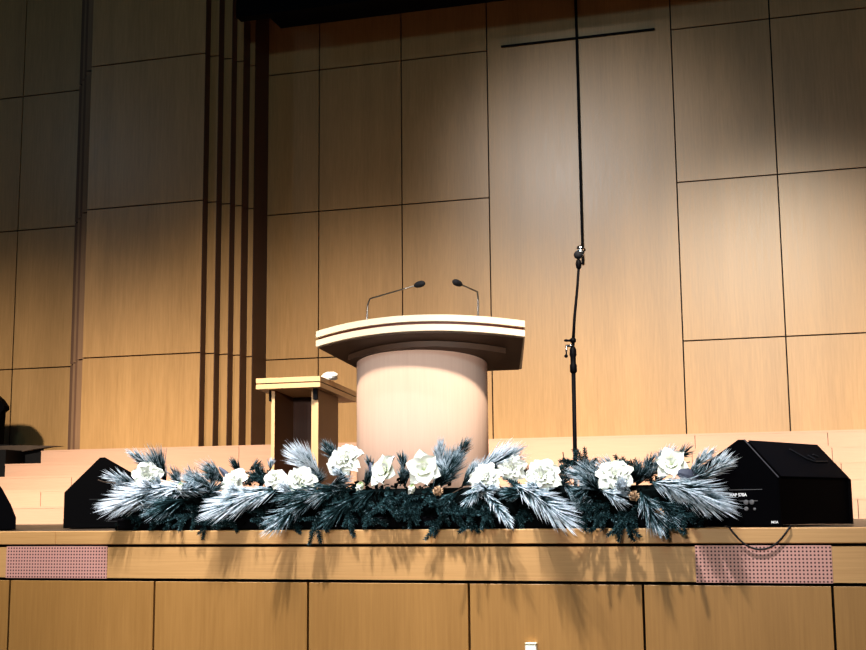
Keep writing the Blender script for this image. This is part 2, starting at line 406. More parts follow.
# the dark return faces themselves
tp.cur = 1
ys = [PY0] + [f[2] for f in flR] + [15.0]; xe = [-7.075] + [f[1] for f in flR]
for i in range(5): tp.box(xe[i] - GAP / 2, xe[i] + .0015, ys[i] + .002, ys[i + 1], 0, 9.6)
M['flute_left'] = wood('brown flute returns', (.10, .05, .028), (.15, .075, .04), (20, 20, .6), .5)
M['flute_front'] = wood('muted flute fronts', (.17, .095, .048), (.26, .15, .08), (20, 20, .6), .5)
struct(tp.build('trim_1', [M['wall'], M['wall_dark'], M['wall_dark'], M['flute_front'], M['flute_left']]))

# black border hanging over the stage in front of the wall
bh = MB(); bh.box(-6.55, 6.5, 13.75, 13.9, 6.28, 9.6); bh.box(-6.47, 6.5, 13.9, 14.99, 6.60, 9.6)
struct(bh.build('trim_2', M['void']))

# choir tiers: five risers with joints in each face
tiers = [(0.0, .18, 11.2, -12.0, (-3.2, .454)), (.18, .36, 11.85, -12.0, (-7.87, -3.6, .413)),
         (.36, .54, 12.85, -12.0, (-8.13, -3.9, .387)), (.54, .72, 13.5, -9.49, (-6.636, -1.088, .326)),
         (.72, .9, 13.9, -9.25, (-6.504, -1.082, .30))]
for k, (z0, z1, y, xl, js) in enumerate(tiers):
    t = MB(); t.cur = 0
    xs = [xl] + [j for j in js if j > xl] + [5.8]
    yend = [11.85, 12.85, 13.5, 13.9, 14.99][k] + .02
    if k == 4: yend = 13.96
    for a, b in zip(xs, xs[1:]): t.box(a + .003, b - .003, y, y + .03, z0, z1 - .02)
    t.cur = 1
    for a, b in zip(xs, xs[1:]): t.box(a + .0005, b - .0005, y - .003, yend, z1 - .02, z1)
    t.cur = 2; t.box(xl + .01, 5.8, y + .031, yend, z0, z1 - .024)
    struct(t.build('trim_%d' % (k + 3), [M['riser'], M['riser'], M['wall_dark']]))
t = MB(); t.box(-6.71, 5.8, 13.97, 14.99, .70, .9); struct(t.build('trim_8', M['tread']))

# stage floor and stage front
fl = MB(); fl.box(-12.0, 5.8, 6.82, 15.2, -.06, 0.0); struct(fl.build('floor', M['stagefloor']))
ns = MB()
for a, b in zip([-12, -9.4, -6.9, -4.4, -2.0, .4, 2.8], [-9.4, -6.9, -4.4, -2.0, .4, 2.8, 5.2]): ns.box(a, b, 6.80, 6.95, -.078, .002, .004)
struct(ns.build('trim_9', M['nosing']))
bd = MB()
GX = [(-4.745, -4.04), (-.553, .135)]
for a, b in [(-12, GX[0][0]), (GX[0][1], GX[1][0]), (GX[1][1], 5.2)]: bd.box(a, b, 6.802, 6.86, -.277, -.094)
struct(bd.build('trim_10', M['nosing']))
fp = MB()
FX = [-4.713 - .975 * k for k in range(7, 0, -1)] + [-4.713, -3.720, -2.740, -1.788, -.832, .128] + [.128 + .96 * k for k in range(1, 6)]
for a, b in zip(FX, FX[1:]): fp.box(a + .006, b - .006, 6.802, 6.84, -1.35, -.295, .002)
struct(fp.build('wall_front', M['fascia']))
bk = MB(); bk.box(-12.4, 5.15, 6.862, 6.94, -1.35, -.08); struct(bk.build('trim_11', M['black_gap']))
hf = MB(); hf.box(-16, 8, -6, 6.86, -1.42, -1.35); struct(hf.build('trim_12', M['hallfloor']))
ce = MB(); ce.box(-16, 8, -6, 15.2, 9.6, 9.7); struct(ce.build('ceiling', M['ceil']))

# pink perforated grilles let into the stage front
for (a, b), lab in zip(GX, ('pink perforated metal grille in the stage front below the left wedge speaker',
                            'pink perforated metal grille in the stage front below the hanging cable')):
    t = thing('vent_grille', lab, 'grille', ((a + b) / 2, 6.8, -.186), 'perforated grilles in the stage front')
    g = MB(); g.box(a + .001, b - .001, 6.799, 6.806, -.280, -.088); g.build('perforated_sheet', M['perf'], t)

# ------------------------------------------------------------------ wall cross
cr = thing('wall_cross', 'very tall thin black cross on the wood panelled back wall', 'cross', (-2.442, 14.99, 3.07))
b = MB(); b.box(-2.447, -2.417, 14.965, 14.998, 3.07, 9.0, .003); b.build('upright', M['metal_black'], cr)
b = MB(); b.box(-3.41, -2.4475, 14.965, 14.998, 5.967, 5.990, .003); b.box(-2.4165, -1.455, 14.965, 14.998, 5.967, 5.990, .003); b.build('crossbar', M['metal_black'], cr)

# ------------------------------------------------------------------ lectern
LX, LYF, SL = -2.39, 7.65, .215
lect = thing('lectern', 'curved wooden lectern with pink maple drum base behind the flower garland', 'lectern', (LX, 8.1, 0))
def slab_outline(inset):
    pts = []
    for i in range(33):
        u = -1 + 2 * i / 32
        pts.append((LX + u * (.725 - inset), LYF + inset + .205 * u * u))
    pts += [(LX + .56 - inset, 8.50 - inset), (LX - .56 + inset, 8.50 - inset)]
    return pts
def slab(z_top, z_bot, inset):
    m = MB(); f = lambda zz: (lambda x, y: (x, y, zz - SL * (y - LYF)))
    m.prism(slab_outline(inset), f(z_bot), f(z_top)); return m
ZT = 1.362
slab(ZT, ZT - .042, 0).build('top_board', M['slab'], lect)
slab(ZT - .0425, ZT - .062, .012).build('groove', M['groove_red'], lect)
slab(ZT - .0625, ZT - .104, 0).build('lower_board', M['slab'], lect)
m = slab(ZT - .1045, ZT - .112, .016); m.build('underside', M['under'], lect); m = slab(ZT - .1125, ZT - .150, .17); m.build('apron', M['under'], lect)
# drum: elliptical plan, top cut along the sloping desk
def drum(cx, cy, rx, ry, zb, n=56):
    m = MB(); vs = []; fs = []
    for lvl in range(2):
        for k in range(n):
            t = 2 * PI * k / n
            x = cx + rx * math.cos(t); y = cy + ry * math.sin(t)
            vs.append((x, y, zb if lvl == 0 else ZT - .1505 - SL * (y - LYF)))
    fs = [(k, (k + 1) % n, n + (k + 1) % n, n + k) for k in range(n)] + [tuple(range(n - 1, -1, -1)), tuple(range(n, 2 * n))]
    m.add(vs, fs); return m
d = drum(-2.465, 8.18, .46, .31, .06); o = d.build('drum_base', M['column'], lect)
for p in o.data.polygons: p.use_smooth = len(p.vertices) == 4
d = MB(); d.lathe([(.40, 0), (.40, .0595)], (0, 0, 0), 40)
d.v = [(-2.465 + x * 1.07, 8.18 + y * .69, z) for x, y, z in d.v]; d.build('plinth', M['wall_dark'], lect)

def gooseneck(label, base, bend, tip, hd):
    t = thing('gooseneck_microphone', label, 'microphone', base, 'gooseneck microphones on the lectern')
    B, K, T = Vector(base), Vector(bend), Vector(tip)
    pts = [B, B.lerp(K, .5), B.lerp(K, .85), K + (T - K) * .04, K.lerp(T, .2), K.lerp(T, .6), T]
    m = MB(); m.tube(pts, [.0075, .007, .0062, .006, .0055, .005, .005], 8); m.build('neck', M['metal_grey'], t, smooth=True)
    ax = (T - K).normalized()
    m = MB(); m.lathe([(.004, -.012), (.012, -.008), (.019, .008), (.022, .03), (.021, .055), (.014, .070), (.004, .074)], T, 16, ax)
    m.build('windscreen', M['foam'], t, smooth=True)
    m = MB(); m.lathe([(.026, -.002), (.026, .006), (.014, .014), (.009, .03)], B, 18); m.build('base', M['metal_black'], t, smooth=True)
def topz(x, y): return ZT - SL * (y - LYF)
gooseneck('gooseneck microphone on the left of the lectern top, long neck leaning right', (-2.806, 8.0, topz(0, 8.0) + .002), (-2.79, 8.0, 1.545), (-2.39, 7.82, 1.588), 0)
gooseneck('gooseneck microphone on the right of the lectern top, short head leaning left', (-2.014, 8.0, topz(0, 8.0) + .002), (-2.011, 8.0, 1.55), (-2.085, 7.82, 1.577), 0)

# ------------------------------------------------------------------ small side table
TY = 8.6; TSL = .07
tb = thing('side_table', 'small open-fronted wooden side table standing left behind the lectern', 'table', (-3.63, 9.0, 0))
def tslab(z0, z1, i):
    m = MB(); m.prism([(-3.892 + i, TY + i), (-3.376 - i, TY + i), (-3.366 - i, TY + .78 - i), (-3.892 + i, TY + .78 - i)],
                      lambda x, y: (x, y, z0 - TSL * (y - TY)), lambda x, y: (x, y, z1 - TSL * (y - TY))); return m
M['tabletopside'] = M['tablewood']
tslab(1.062, 1.099, 0).build('top_board', M['tablewood'], tb)
tslab(1.054, 1.0615, .008).build('groove', M['wall_dark'], tb)
tslab(1.018, 1.0535, 0).build('lower_board', M['tablewood'], tb)
def tpanel(x0, x1, y0, y1, mat, name='side_panel', mi=None):
    m = MB(); f = lambda y: 1.017 - TSL * (y - TY)
    m.add([(x0, y0, 0), (x1, y0, 0), (x1, y1, 0), (x0, y1, 0), (x0, y0, f(y0)), (x1, y0, f(y0)), (x1, y1, f(y1)), (x0, y1, f(y1))],
          [(3, 2, 1, 0), (4, 5, 6, 7), (0, 1, 5, 4), (1, 2, 6, 5), (2, 3, 7, 6), (3, 0, 4, 7)])
    o = m.build(name, mat, tb)
    return o
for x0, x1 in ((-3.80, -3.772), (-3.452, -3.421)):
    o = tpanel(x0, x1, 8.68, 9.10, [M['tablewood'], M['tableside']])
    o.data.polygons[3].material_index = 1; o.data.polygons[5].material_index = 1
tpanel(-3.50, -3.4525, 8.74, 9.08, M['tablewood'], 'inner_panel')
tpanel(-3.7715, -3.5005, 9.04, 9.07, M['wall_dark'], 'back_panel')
m = MB(); m.box(-3.812, -3.800, 8.662, 8.70, .93, 1.012); m.build('bracket', M['metal_black'], tb)
m = MB(); m.box(-3.455, -3.421, 8.655, 8.679, .93, 1.012); m.build('bracket', M['metal_black'], tb)

# crumpled white cloth pack on the table
wp = MB()
rr = random.Random(4)
N1, N2 = 18, 8
for i in range(N2 + 1):
    for k in range(N1):
        a = 2 * PI * k / N1; ph = PI * i / N2
        q = 1 + .16 * math.sin(3 * a + i) + rr.uniform(-.05, .05)
        sz = 1 if i <= N2 / 2 else .9
        wp.v.append((-3.372 + .062 * math.sin(ph) * math.cos(a) * q, 8.80 + .05 * math.sin(ph) * math.sin(a) * q, 1.1125 + max(-.025, .036 * math.cos(ph)) + (0.004 * math.sin(5 * a) if 0 < i < N2 / 2 else 0)))
        wp.a.append(0.0)
for i in range(N2):
    for k in range(N1): wp.f.append((i * N1 + k, (i + 1) * N1 + k, (i + 1) * N1 + (k + 1) % N1, i * N1 + (k + 1) % N1)); wp.mi.append(0)
o = wp.build('folded_cloth', M['paper'], None, (-3.372, 8.8, 1.088)); tag(o, 'small crumpled white cloth lying on the side table top', 'cloth')

# ------------------------------------------------------------------ microphone stand
ms = thing('microphone_stand', 'tall black microphone stand on the stage right of the lectern', 'microphone stand', (-1.317, 7.6, 0))
m = MB(); m.lathe([(.135, 0), (.135, .012), (.12, .022), (.03, .032), (.018, .06)], (-1.317, 7.6, 0), 32); m.build('base', M['metal_black'], ms, smooth=True)
m = MB(); m.tube([(-1.317, 7.6, .05), (-1.311, 7.6, .96)], .0125, 12); m.build('lower_tube', M['metal_black'], ms, smooth=True)
m = MB(); m.lathe([(.013, 0), (.022, .01), (.022, .05), (.017, .06), (.017, .10), (.022, .115), (.02, .15), (.012, .165)], (-1.311, 7.6, .935), 18); m.build('clutch', M['metal_black'], ms, smooth=True)
m = MB(); m.tube([(-1.311, 7.6, 1.09), (-1.297, 7.6, 1.27), (-1.272, 7.6, 1.48), (-1.261, 7.6, 1.60)], [.010, .009, .008, .008], 10); m.build('upper_tube', M['metal_black'], ms, smooth=True)
m = MB(); m.lathe([(.012, 0), (.019, .006), (.019, .022), (.012, .03)], (-1.309, 7.6, 1.125), 14); m.build('collar', M['metal_black'], ms, smooth=True)
m = MB(); m.tube([(-1.30, 7.592, 1.105), (-1.345, 7.585, 1.105)], .008, 8); m.tube([(-1.348, 7.584, 1.112), (-1.351, 7.584, 1.045)], .0055, 8); m.build('lock_handle', M['chrome'], ms, smooth=True)
m = MB(); m.lathe([(.006, -.008), (.011, -.002), (.011, .006), (.006, .012)], (-1.352, 7.584, 1.04), 12)
m.build('knob', M['metal_black'], ms, smooth=True); m = MB(); m.tube([(-1.325, 7.6, 1.14), (-1.352, 7.6, 1.14)], .007, 8); m.lathe([(.004, 0), (.013, .003), (.013, .012), (.004, .015)], (-1.352, 7.6, 1.134), 12)
m.build('knob', M['metal_black'], ms, smooth=True)
m = MB(); m.lathe([(.008, 0), (.016, .012), (.019, .035), (.015, .055), (.006, .065)], (-1.261, 7.6, 1.585), 14); m.build('clip', M['metal_black'], ms, smooth=True)
mic = thing('vocal_microphone', 'small microphone with silver ring clipped atop the tall black stand', 'microphone', (-1.262, 7.6, 1.65))
ax = Vector((-.08, -.92, -.38)).normalized(); c0 = Vector((-1.258, 7.63, 1.690))
m = MB(); m.lathe([(.004, -.13), (.012, -.12), (.015, -.03), (.021, .0)], c0, 16, ax); m.build('body', M['metal_black'], mic, smooth=True)
m = MB(); m.lathe([(.024, 0), (.027, .004), (.027, .014), (.024, .018)], c0 + Vector((.004, 0, .004)), 20, ax); m.build('ring', M['chrome'], mic, smooth=True)
m = MB(); m.lathe([(.022, .018), (.026, .03), (.027, .045), (.021, .062), (.006, .070)], c0, 18, ax); m.build('grille', M['foam'], mic, smooth=True)
m = MB(); m.lathe([(.003, 0), (.018, .006), (.024, .02), (.020, .034), (.004, .04)], c0 + Vector((.004, .0, .012)), 18, Vector((.1, .0, 1)).normalized()); m.build('cap', M['chrome'], mic, smooth=True)

# ------------------------------------------------------------------ wedge speakers
def wedge(name, label, corner, udir, prof, depth, edge=False, group='black wedge speakers along the stage edge'):
    """prof: (u, z) outline of the end cheek; u runs along udir, depth runs away from the hall"""
    C = Vector((*corner, 0)); U = Vector((*udir, 0)).normalized()
    D = Vector((-U.y, U.x, 0)); 
    if D.y < 0: D = -D
    t = thing(name, label, 'speaker', tuple(C), group)
    P = lambda u, z, d: C + U * u + D * d + Vector((0, 0, z))
    us = [p[0] for p in prof]; zc = .22; uc = sum(us) / len(us)
    def shr(k): return [(uc + (u - uc) * k, zc + (z - zc) * k) for u, z in prof]
    m = MB(); m.prism(shr(.965), lambda u, z: P(u, max(z, .012), .012), lambda u, z: P(u, max(z, .012), depth - .012)); m.build('cabinet', M['cab'], t)
    for d0 in (0, depth - .022):
        m = MB()
        pr = prof
        m.prism(shr(.985), lambda u, z: P(u, max(z, .010), d0), lambda u, z: P(u, max(z, .010), d0 + .004))
        m.prism(pr, lambda u, z: P(u, z, d0 + .0042), lambda u, z: P(u, z, d0 + .022)); m.build('end_cheek', M['cab'], t)
    return t, P
# right wedge
profR = [(0, .006), (0, .262), (.20, .476), (.235, .478), (.60, .265), (.66, .19), (.68, .006)]
tR, PR = wedge('wedge_speaker', 'large black wedge speaker right of the garland with printed white lettering', (-.112, 7.0), (-.89, .45), profR, .88)
m = MB()
m.add([PR(.006, .268, .03), PR(.194, .470, .03), PR(.194, .470, .85), PR(.006, .268, .85)], [(0, 1, 2, 3)])
m.v = [(Vector(v) + Vector((.004, -.002, .004))) for v in m.v]; m.build('slope_panel', M['cabslope'], tR)
m = MB(); m.tube([PR(.0, .266, -.001), PR(.195, .476, -.001)], .0035, 6); m.build('edge_highlight', M['cabedge'], tR)
# faint badge on the slope
m = MB()
def onslope(a, d): 
    p = PR(.006 + .188 * a, .268 + .202 * a, d); return p + Vector((.008, -.004, .008))
for (a0, d0, a1, d1) in ((.78, .42, .52, .52), (.52, .52, .44, .60), (.44, .60, .46, .76), (.62, .58, .50, .62), (.66, .66, .60, .70)):
    p, q = onslope(a0, d0), onslope(a1, d1); m.tube([p, q], .005, 5)
m.build('badge', M['badge'], tR)
# jack plate, knobs, and lettering on the end cheek
m = MB(); 
for (u, z, r) in ((.20, .135, .014), (.165, .135, .014), (.20, .10, .012), (.15, .098, .008)):
    m.lathe([(r, 0), (r, .006), (r * .6, .008)], PR(u, z, .001), 12, Vector((-.45, -.89, 0)))
m.prism([(.24, .145), (.13, .145), (.13, .140), (.24, .140)], lambda u, z: PR(u, z, -.003), lambda u, z: PR(u, z, .001))
m.build('sockets', M['greyprint'], tR)
m = MB(); m.prism([(.30, .205), (.10, .205), (.10, .202), (.30, .202)], lambda u, z: PR(u, z, -.002), lambda u, z: PR(u, z, .001)); m.build('seam_line', M['greyprint'], tR)
def lettering(body, size, u, z, parent, name, P, off=-.002, U=(-.89, .45)):
    cu = bpy.data.curves.new(name, 'FONT'); cu.body = body; cu.size = size; cu.extrude = .0006; cu.offset = .0008
    tmp = bpy.data.objects.new(name, cu); col.objects.link(tmp)
    dg = bpy.context.evaluated_depsgraph_get(); me = bpy.data.meshes.new_from_object(tmp.evaluated_get(dg))
    bpy.data.objects.remove(tmp); me.materials.clear(); me.materials.append(M['label'])
    X = -Vector((*U, 0)).normalized(); Z = Vector((0, 0, 1)); N = X.cross(Z)
    pos = P(u, z, off)
    mat = Matrix(((X.x, Z.x, N.x, pos.x), (X.y, Z.y, N.y, pos.y), (X.z, Z.z, N.z, pos.z), (0, 0, 0, 1)))
    me.transform(Matrix.Translation(-parent_world(parent)) @ mat)
    o = bpy.data.objects.new(name, me); col.objects.link(o); o.parent = parent; o['_w'] = tuple(parent_world(parent))
    return o
lettering('MAP 570A', .024, .300, .168, tR, 'lettering', PR)['label'] = 'white printed lettering'
lettering('MOA', .018, .055, .022, tR, 'maker_mark', PR)
# left wedge
profL = [(0, .006), (0, .256), (.235, .500), (.27, .503), (.62, .30), (.70, .20), (.72, .006)]
tL, PL = wedge('wedge_speaker', 'black wedge speaker at the left end of the flower garland', (-4.99, 7.80), (.88, .47), profL, .6)
m = MB(); m.prism([(.30, .05), (.40, .05), (.40, .053), (.30, .053)], lambda u, z: PL(u, z, -.002), lambda u, z: PL(u, z, .001))
m.lathe([(.006, 0), (.006, .004)], PL(.35, .085, .001), 8, Vector((.47, -.88, 0)))
m.build('sockets', M['badge'], tL)
m = MB(); m.prism([(.17, .205), (.28, .205), (.28, .208), (.17, .208)], lambda u, z: PL(u, z, -.002), lambda u, z: PL(u, z, .001)); m.build('seam_line', M['badge'], tL)
# far-left wedge, mostly outside the picture
profF = [(0, .006), (.0, .085), (-.035, .17), (-.10, .285), (-.21, .40), (-.26, .41), (-.58, .20), (-.60, .006)]
tF, PF = wedge('wedge_speaker', 'black wedge speaker cut off by the left edge of the photo', (-5.03, 7.3), (.80, .60), profF, .6)

# cable drooping over the stage edge
m = MB(); pts = []
A, B_, C_ = Vector((-.371, 6.79, .004)), Vector((-.235, 6.785, -.106)), Vector((-.065, 6.79, .004))
pts.append(Vector((-.40, 6.93, .008))); pts.append(Vector((-.385, 6.84, .010)))
for i in range(15):
    u = i / 14; x = -.371 + .306 * u; s_ = 2 * u - 1
    pts.append(Vector((x, 6.784, -.108 + .115 * abs(s_) ** 2.1)))
pts.append(Vector((-.055, 6.84, .010))); pts.append(Vector((-.04, 6.93, .008)))
m.tube(pts, .0048, 8); o = m.build('speaker_cable', M['cable'], None, (-.22, 6.85, 0), smooth=True)
tag(o, 'thin black cable drooping over the stage edge beneath the right wedge speaker', 'cable')

# small ivory box low on the stage front
wbx = thing('wall_box', 'small ivory box low on the stage front at the bottom photo edge', 'box', (-1.438, 6.80, -.70))
m = MB(); m.box(-1.470, -1.408, 6.765, 6.801, -.78, -.612, .004); m.build('housing', M['plasticwhite'], wbx)
m = MB(); m.box(-1.470, -1.408, 6.763, 6.801, -.6115, -.603, .002); m.build('cap', M['plasticcap'], wbx)

# spotlight at the head of the pilaster
sp = thing('spotlight', 'small round grey spotlight high in front of the fluted pilaster', 'lamp', (-6.665, 13.75, 6.78))
m = MB(); m.lathe([(.01, -.11), (.05, -.10), (.085, -.05), (.09, 0), (.07, .05), (.02, .08)], (-6.555, 13.75, 6.68), 20); m.build('housing', M['metal_grey'], sp, smooth=True)
m = MB(); m.tube([(-6.555, 13.75, 6.75), (-6.555, 13.75, 7.0), (-6.555, 13.91, 7.0)], .012, 8); m.build('bracket', M['metal_black'], sp)

# low console and loudspeaker at the far left end of the tiers
cn = thing('low_console', 'dark low console with curved top at the left end of the tiers', 'console', (-10.0, 13.7, .54))
m = MB(); m.box(-11.6, -9.252, 13.91, 13.965, .725, .93, .004); m.box(-11.6, -9.492, 13.51, 13.909, .545, .90, .004); m.build('body', M['console'], cn)
m = MB()
low = [(-8.95, .948), (-9.10, .940), (-9.3, .915), (-9.5, .885), (-9.8, .845), (-10.3, .79), (-11.6, .70)]
m.prism([(-11.6, .972), (-9.5, .970)] + low, lambda x, z: (x, 13.84, z), lambda x, z: (x, 13.965, z)); m.build('top', M['consoletop'], cn)
ls = thing('loudspeaker', 'black loudspeaker on the console, cut by the left photo edge', 'speaker', (-10.1, 13.9, .974))
oc = [(-10.5, .974), (-9.85, .974), (-9.835, 1.40), (-9.78, 1.44), (-9.785, 1.48), (-9.86, 1.57), (-9.97, 1.65), (-10.11, 1.67), (-10.5, 1.67)]
m = MB(); m.prism(oc, lambda x, z: (x, 13.85, z), lambda x, z: (x, 13.962, z)); m.build('cabinet', M['cab'], ls)
m = MB(); m.prism([(-10.43, 1.03), (-9.85, 1.03), (-9.85, 1.36), (-9.97, 1.56), (-10.43, 1.56)], lambda x, z: (x, 13.842, z), lambda x, z: (x, 13.8495, z)); m.build('grille', M['cabslope'], ls)
m = MB(); m.prism([(-9.845, .973), (-9.64, .973), (-9.55, .976), (-9.845, .99)], lambda x, z: (x, 13.87, z), lambda x, z: (x, 13.95, z)); m.build('foot', M['console'], ls)

# ------------------------------------------------------------------ the flower garland
gar = thing('flower_garland', 'long garland of white flowers and frosted pine along the stage edge', 'flower arrangement', (-2.3, 6.95, 0))

def perp(d):
    r = d.orthogonal().normalized(); return r, d.cross(r)

def needle(mb, p, d, L, r, a0, a1, bend):
    d = d.normalized(); e, f = perp(d)
    mid = p + d * L * .5 + bend * L * .10; end = p + d * L * .95 + bend * L * .22
    o = []; at = []
    for q, rad, aa in ((p, r * .7, a0), (mid, r, (a0 + a1) / 2 + .1)):
        for k in range(3):
            t = 2 * PI * k / 3; o.append(q + (e * math.cos(t) + f * math.sin(t)) * rad); at.append(aa)
    o.append(end); at.append(a1)
    mb.add(o, [(0, 1, 4, 3), (1, 2, 5, 4), (2, 0, 3, 5), (3, 4, 6), (4, 5, 6), (5, 3, 6)], at)

def spray(root, tip, w, frost, n, rnd):
    m = MB(); R, T = Vector(root), Vector(tip)
    ax = (T - R); D = ax.length; ax.normalize()
    ang = math.radians(36)
    L = w / (2 * math.sin(ang)) * 1.05
    SL_ = max(D - L * .92, D * .35)
    sag = Vector((0, 0, 1)) * (.06 * D) if D > .25 else Vector((0, 0, .02 * D))
    e, f = perp(ax)
    pt = lambda t: R + ax * SL_ * t + sag * math.sin(PI * t) * .7
    m.tube([pt(i / 6) for i in range(7)], [.0045 * (1 - .6 * i / 6) for i in range(7)], 5, True, [.15] * 7)
    for i in range(n):
        t = rnd.random() ** .8
        k = rnd.uniform(0, 2 * PI)
        inner = rnd.random() < .3                      # short dark needles near the stem
        a = ang * rnd.uniform(.75, 1.25) * (1 - .45 * max(0, t - .7) / .3)
        if t > .9: a *= rnd.random() ** .5
        l = L * rnd.uniform(.8, 1.0) * (.6 + .4 * min(1, t * 2.5))
        if inner: l *= .6
        side = e * math.cos(k) + f * math.sin(k)
        d = ax * math.cos(a) + side * math.sin(a)
        fr = frost + rnd.uniform(-.22, .15) - (.45 if inner else 0)
        needle(m, pt(t), d, l, rnd.uniform(.0023, .0036) * (1.15 if frost > .7 else .9), fr - .75, fr + .12, ax * 1.1 - side * .3 + Vector((0, 0, -.15)))
    return m

def bough(root, tip, rnd):
    """dark fir bough: a stem with plump fingers of short needles"""
    m = MB(); R, T = Vector(root), Vector(tip); ax = T - R; D = ax.length; ax.normalize(); e, f = perp(ax)
    tips = [(R, T)]
    for i in range(7):
        t = .15 + .75 * i / 7; k = rnd.uniform(0, 2 * PI)
        s0 = R + ax * D * t; dd = (ax * .8 + (e * math.cos(k) + f * math.sin(k)) * .75).normalized()
        tips.append((s0, s0 + dd * rnd.uniform(.07, .12)))
    for a, b in tips:
        d = b - a; l = d.length; d.normalize(); u, v = perp(d)
        m.tube([a, b], [.004, .002], 4, True, [.1, .1])
        nn = int(l * 380) + 8
        for i in range(nn):
            t = i / nn; k = i * 2.4 + rnd.random() * .5
            q = (d * .6 + (u * math.cos(k) + v * math.sin(k))).normalized()
            if rnd.random() < .02: fr = .6
            else: fr = rnd.uniform(.05, .24) + .10 * t
            needle(m, a + d * l * t, q, .027 * (1.1 - .45 * t), .0030, .02, fr, d * .5)
    return m

rnd = random.Random(5)
for root, tip, w, fr, n in FROSTED_SPRAYS:
    nm = 'frosted_spray' if fr >= .6 else 'pine_spray'
    spray(root, tip, w * 1.22, fr + .10, int(n * 1.4), rnd).build(nm, M['frost'], gar, attr=True)
for root, tip in FIR_BOUGHS:
    bough(root, tip, rnd).build('fir_bough', M['frost'], gar, attr=True)

def petal(mb, c, up, out, L, W, cup, curl, base, ruf, rnd, tip_pt):
    """one petal: base at c, growing along out, opening towards up"""
    side = up.cross(out).normalized(); NU, NV = 7, 6; vs = []; at = []; ph = rnd.uniform(0, 6)
    for i in range(NU + 1):
        u = i / NU
        wd = W * (math.sin(PI * min(1, (u * .80 + .10))) ** .6 if not tip_pt else math.sin(PI * (u * .93 + .05)) ** .9)
        for j in range(NV + 1):
            v = -1 + 2 * j / NV
            h = cup * L * (math.sin(u * PI * .5)) * (1 - curl * u * u) + .12 * L * v * v * (1 - u * .5)
            rf = ruf * math.sin(v * 5 + ph + u * 3) * u * u * L + .05 * L * math.sin(v * 11 + ph * 2) * u ** 3
            vs.append(c + out * (L * u * (1 - .06 * v * v)) + side * (wd * v * .5) + up * (h + rf + .006))
            at.append(base + (.95 - base) * min(1, u * 1.5))
    fs = [(i * (NV + 1) + j, i * (NV + 1) + j + 1, (i + 1) * (NV + 1) + j + 1, (i + 1) * (NV + 1) + j) for i in range(NU) for j in range(NV)]
    mb.add(vs, fs, at)

def flower(c, dia, kind, rnd):
    m = MB(); C = Vector(c); R = dia * .52
    up = Vector((rnd.uniform(-.45, .45), -1, rnd.uniform(.15, .7))).normalized()
    if kind == 2: up = Vector((rnd.uniform(-.3, .3), -.5, -.6)).normalized()
    e, f = perp(up)
    def ring(n, L, W, tilt, cup, curl, base, ruf, off, pt=False, z=0):
        for i in range(n):
            k = 2 * PI * i / n + off + rnd.uniform(-.15, .15)
            o = (e * math.cos(k) + f * math.sin(k)); o2 = (o * math.cos(tilt) + up * math.sin(tilt)).normalized()
            u2 = (up * math.cos(tilt) - o * math.sin(tilt)).normalized()
            petal(m, C + up * z * dia + o * .02 * dia, u2, o2, L * rnd.uniform(.88, 1.08), W, cup, curl, base, ruf, rnd, pt)
    if kind == 0:     # open lily-like bloom
        ring(3, R * 1.05, R * .85, .15, .25, .9, .30, .05, 0, True)
        ring(3, R * 1.0, R * .95, .35, .3, .8, .35, .06, PI / 3, True)
        ring(4, R * .55, R * .55, .8, .2, .5, .35, .08, .4)
    elif kind == 1:   # full rose-like bloom
        ring(7, R * 1.02, R * .85, .1, .30, 1.1, .6, .12, 0)
        ring(6, R * .85, R * .72, .45, .35, .9, .6, .13, .6)
        ring(5, R * .68, R * .6, .8, .3, .5, .45, .12, .2)
        ring(4, R * .5, R * .45, 1.1, .2, .1, .3, .08, .9)
    else:             # closed green-white bud
        ring(4, R * 1.2, R * .8, 1.05, .3, .5, .05, .03, 0, True)
        ring(3, R * 1.1, R * .6, 1.3, .2, .2, .05, .02, .5, True)
    return m
for c, dia, kind in FLOWERS:
    o = flower(c, dia, kind, rnd).build('flower_bud' if kind == 2 else 'white_flower', M['petal'], gar, smooth=True, attr=True)

# bed of foliage, coloured near black for the shade beneath, in a low black trough
m = MB(); m.box(-4.02, -.50, 6.86, 7.10, .004, .075, .01); m.build('trough', M['cab'], gar)
m = MB(); rb = random.Random(9)
for i in range(820):
    x = rb.uniform(-4.05, -.62)
    zt = .265 + .05 * math.sin(x * 5.1) + .02 * math.sin(x * 17)
    if x < -3.8: zt -= .06
    z = rb.uniform(.03, zt)
    y = rb.uniform(6.86, 7.1)
    c = Vector((x, y, z)); d = Vector((rb.uniform(-1, 1), rb.uniform(-1, .4), rb.uniform(-.8, .8))).normalized(); u, v = perp(d)
    L = rb.uniform(.04, .085) * (1 if z < .19 else .6); w = L * .36
    m.add([c, c + d * L * .5 + u * w, c + d * L, c + d * L * .5 - u * w, c + d * L * .5 + v * w * .35],
          [(0, 1, 4), (1, 2, 4), (2, 3, 4), (3, 0, 4)])
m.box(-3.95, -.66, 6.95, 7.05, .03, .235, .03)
m.build('foliage_bed', M['leaf_shade'], gar)
